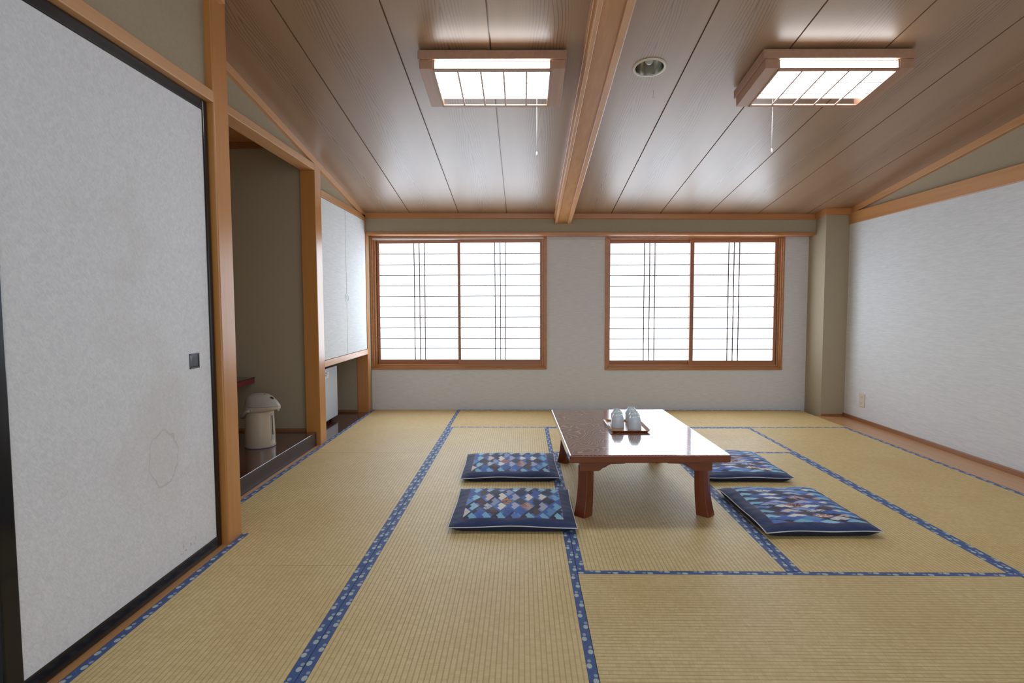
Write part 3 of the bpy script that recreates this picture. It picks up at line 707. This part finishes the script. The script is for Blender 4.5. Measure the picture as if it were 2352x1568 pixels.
def tall(bm):
    for v in bm.verts: v.co.z *= 1.13
    return bm
def cup_foot():
    bm = new(); lathe(bm, [(.0195, .0685), (.0222, .0685), (.0222, .0745), (.0212, .0762), (.0198, .0745)], 48, closed=True); return bm
cup0 = thing('tea_cup', '', 'cup', group='five upturned cups on the tray')
obj('cup_bowl', tall(cup_body()), M_CUP, cup0, smooth='auto', angle=60); obj('foot_ring', tall(cup_foot()), M_CUP, cup0, smooth='auto', angle=60)
def dup(root, first=False):
    r = root.copy(); COL.objects.link(r)
    for ch in root.children:
        c = ch.copy(); COL.objects.link(c); c.parent = r
        for g in ch.children:
            d = g.copy(); COL.objects.link(d); d.parent = c
    return r
cups = [((1.246, -2.398), 'upturned white tea cup at the front tray corner nearer the alcove'),
        ((1.339, -2.466), 'upturned white tea cup at the front tray corner nearer the white wall'),
        ((1.262, -2.272), 'upturned white tea cup at the back of the row of two'),
        ((1.357, -2.352), 'upturned white tea cup in the middle of the row of three'),
        ((1.366, -2.205), 'upturned white tea cup closest to the windows, end of the row of three')]
for k, ((x, y), lab) in enumerate(cups):
    c_ = cup0 if k == 0 else dup(cup0)
    q = onT(x, y); c_.location = (q[0], q[1], TH + .005); c_.rotation_euler = (0, 0, k * 1.1); c_['label'] = lab

# ------------------------------------------------------------------ floor cushions
def cushion_mesh(hx, hy, seed, top):
    rnd = random.Random(seed); bm = new(); n = 44
    ph = [rnd.uniform(0, 6.28) for _ in range(8)]
    def edge_xy(u, v):
        # sides bow in a little between pointed corners
        x = u * hx * (1 - .02 * (1 - v * v) ** 1.0 * abs(u) ** 3); y = v * hy * (1 - .02 * (1 - u * u) * abs(v) ** 3)
        return x, y
    def seam(u, v):     # height of the piping
        return .031 + .0025 * math.sin(5 * u + ph[0]) * abs(v) ** 2 + .0025 * math.sin(5 * v + ph[1]) * abs(u) ** 2 - .003 * (abs(u) * abs(v)) ** 4
    V = []
    for j in range(n + 1):
        row = []
        for i in range(n + 1):
            u = -1 + 2 * i / n; v = -1 + 2 * j / n
            u = math.copysign(abs(u) ** .85, u); v = math.copysign(abs(v) ** .85, v)
            x, y = edge_xy(u, v); e = (max(0, 1 - abs(u) ** 4.5) * max(0, 1 - abs(v) ** 4.5)) ** .6
            if top:
                z = seam(u, v) + .027 * e
                z += e * (.0022 * math.sin(9 * u + 4 * v + ph[2]) + .002 * math.sin(7 * v - 5 * u + ph[3]))
                rim = (1 - e) * e * 4
                z += rim * .0016 * (math.sin(26 * u + ph[4]) * abs(v) ** 4 + math.sin(26 * v + ph[5]) * abs(u) ** 4)
            else: z = max(.0012, seam(u, v) * (1 - min(1, e * 2.6)) + .0012)
            row.append(bm.verts.new((x, y, z)))
        V.append(row)
    for j in range(n):
        for i in range(n): bm.faces.new((V[j][i], V[j][i + 1], V[j + 1][i + 1], V[j + 1][i]))
    edge = []
    if top:
        idx = [(i, 0) for i in range(n)] + [(n, j) for j in range(n)] + [(i, n) for i in range(n, 0, -1)] + [(0, j) for j in range(n, 0, -1)]
        edge = [V[j][i].co.copy() for i, j in idx]
    return bm, edge
def cushion(x, y, hx, hy, rz, seed, label, mt):
    c = thing('floor_cushion', label, 'cushion', (x, y, .0008), (0, 0, rz), group='patchwork cushions around the low table')
    bm, edge = cushion_mesh(hx, hy, seed, True); obj('printed_top', bm, mt, c, smooth=True)
    bm, _ = cushion_mesh(hx, hy, seed, False); obj('underside', bm, M_NAVY, c, smooth=True)
    bm = new(); tube(bm, edge, .0023, 8, loop=True); obj('piping', bm, M_PIPING, c, smooth=True)
cushion(.608, -2.985, .309, .282, 0, 3, 'navy patchwork cushion in front of the low table, on the alcove side', M_CUSH)
cushion(.574, -2.200, .306, .282, .02, 11, 'navy patchwork cushion on the alcove side, nearer the windows', M_CUSH)
cushion(2.052, -2.985, .272, .322, .02, 5, 'navy patchwork cushion on the white wall side, farther from the windows', M_CUSH2)
cushion(2.045, -2.150, .264, .326, .0, 8, 'navy patchwork cushion on the white wall side, half hidden by the table', M_CUSH2)

# ------------------------------------------------------------------ ceiling lamps
TILT = -math.atan(.142)
def lamp(cx, cy, cord, label):
    L = thing('ceiling_lamp', label, 'lamp', (cx, cy, ceil_z(cx, cy)), (TILT, math.atan(.0092), 0), group='square wooden ceiling lamps')
    hx, hy = .382, .208; b = .022
    bm = new()
    box(bm, -hx, hx, -hy, -hy + b, -.058, -.010); box(bm, -hx, hx, hy - b, hy, -.058, -.010)
    box(bm, -hx, -hx + b, -hy + b, hy - b, -.058, -.010); box(bm, hx - b, hx, -hy + b, hy - b, -.058, -.010)
    obj('upper_frame', bm, M_LAMPWOOD, L, bevel=.0015)
    for s_ in (-1, 1):
        bm = new(); xa, xb = sorted((s_ * .373, s_ * .305)); box(bm, xa, xb, -hy + .008, hy - .008, -.107, -.058)
        xa, xb = sorted((s_ * .305, s_ * .296)); box(bm, xa, xb, -hy + .012, hy - .012, -.111, -.06)
        obj('side_rail', bm, M_LAMPWOOD, L, bevel=.0015)
        bm = new(); ya, yb = sorted((s_ * (hy - .010), s_ * (hy - .034))); box(bm, -.305, .305, ya, yb, -.111, -.103)
        obj('cross_rail', bm, M_LAMPWOOD, L, bevel=.0015)
    bm = new()
    for k in range(4):
        x = -.296 + .592 * (k + 1) / 5; box(bm, x - .0045, x + .0045, -hy + .03, hy - .03, -.110, -.104)
    for k in range(2):
        y = -hy + .034 + (2 * hy - .068) * (k + 1) / 3; box(bm, -.296, .296, y - .003, y + .003, -.106, -.102)
    obj('lattice', bm, M_GRID, L)
    bm = new(); box(bm, -.294, .294, -hy + .024, hy - .085, -.098, -.06); obj('diffuser', bm, M_DIFF, L, bevel=.004)
    bm = new(); box(bm, -.30, .30, -hy + .024, hy - .085, -.06, -.012); obj('tray', bm, M_CORD, L)
    x, y, z0, z1 = cord
    bm = new(); tube(bm, [(x, y, z0), (x, y, z1 + .03)], .0016, 8); cd = obj('pull_cord', bm, M_CORD, L, local=False, smooth=True)
    bm = new(); lathe(bm, [(0, z1), (.0052, z1 + .002), (.0056, z1 + .02), (.0035, z1 + .026), (.0, z1 + .032)], 16, x, y)
    bm.transform(mat_of(L).inverted()); obj('cord_knob', bm, M_CORD, cd, smooth=True)
lamp(.504, -2.711, (.742, -2.54, 2.29, 1.947), 'lit wooden ceiling lamp on the cupboard side of the beam')
lamp(2.265, -2.711, (2.106, -2.51, 2.28, 1.962), 'lit wooden ceiling lamp on the white wall side of the beam')

# recessed downlight beside the beam
dx, dy = 1.346, -2.735
dl = thing('downlight', 'round unlit recessed downlight beside the ceiling beam', 'light', (dx, dy, ceil_z(dx, dy)), (TILT, math.atan(.0092), 0))
bm = new(); lathe(bm, [(.0755, .004), (.0755, -.003), (.080, -.006), (.088, -.005), (.0925, -.0008), (.0925, .0)], 56, closed=True); obj('trim_ring', bm, M_WHITEPL, dl, smooth='auto')
bm = new(); lathe(bm, [(.0755, 0), (.072, .03), (.060, .075), (.040, .11), (.018, .125), (0, .125)], 56); obj('reflector', bm, plain('satin_reflector', srgb(206, 206, 200), .18, .02, metal=1.0), dl, smooth=True)
bm = new(); lathe(bm, [(0, .018), (.012, .020), (.022, .030), (.025, .045), (.020, .064), (.013, .080), (.012, .110)], 32); obj('bulb', bm, plain('frosted_bulb', srgb(206, 208, 208), .15, .02, coat=.6), dl, smooth=True)
# thin wire loop hanging from the ceiling just behind the downlight
bm = new(); hx, hy = 1.421, -2.50; hz = ceil_z(hx, hy)
tube(bm, [(hx, hy, hz + .002), (hx, hy, hz - .022)], .0007, 6)
tube(bm, [(hx, hy, hz - .022), (hx - .0075, hy, hz - .044), (hx + .0075, hy, hz - .044)], .0009, 6, loop=True)
tag(obj('wire_hook', bm, M_DARKMETAL), 'tiny triangular wire hook hanging from the ceiling near the downlight', 'hook')

# wall outlet
ol = thing('wall_outlet', 'cream wall outlet low on the white side wall by the pillar', 'outlet', (3.795, -.618, .203))
bm = new(); box(bm, 3.787, 3.7945, -.661, -.576, .141, .265); obj('cover_plate', bm, M_WHITEPL, ol, bevel=.003, local=False)
for z in (.176, .230):
    bm = new(); box(bm, 3.7855, 3.788, -.633, -.604, z - .016, z + .016); s_ = obj('socket', bm, M_WHITEPL, ol, bevel=.001, local=False)
    bm = new()
    for y in (-.6245, -.6125): box(bm, 3.7848, 3.7858, y - .001, y + .001, z - .005, z + .005)
    obj('slots', bm, M_POTDARK, s_, local=False)

# ------------------------------------------------------------------ light, sky, camera
w = D.worlds.new('sky'); bpy.context.scene.world = w; w.use_nodes = True
bg = w.node_tree.nodes['Background']; bg.inputs[0].default_value = (.80, .90, 1.0, 1); bg.inputs[1].default_value = .85

sc = bpy.context.scene
cam = D.cameras.new('camera'); co = D.objects.new('camera', cam); COL.objects.link(co)
cam.sensor_fit = 'HORIZONTAL'; cam.sensor_width = 36.0; cam.lens = 1311.52 / 2352 * 36.0
cam.clip_start = .05; cam.clip_end = 100
pitch, yaw, roll = .0613955570, -.0200552892, .00321304250
cp, sp, cy_, sy_, cr, sr = math.cos(pitch), math.sin(pitch), math.cos(yaw), math.sin(yaw), math.cos(roll), math.sin(roll)
r = Vector((cy_, -sy_, 0)); fw = Vector((sy_, cy_, 0)); dn = Vector((0, 0, -1))
fw2 = fw * cp + dn * sp; d2 = dn * cp - fw * sp
r3 = r * cr + d2 * sr; d3 = d2 * cr - r * sr
m = Matrix((r3, -d3, -fw2)).transposed().to_4x4(); m.translation = Vector((.661861, -5.922111, 1.078691))
co.matrix_world = m
sc.camera = co
sc.view_settings.view_transform = 'Standard'; sc.view_settings.look = 'None'
sc.view_settings.gamma = 1; sc.view_settings.use_curve_mapping = False; sc.view_settings.exposure = 0.74
sc.cycles.use_denoising = True
sc.cycles.max_bounces = 10; sc.cycles.diffuse_bounces = 6
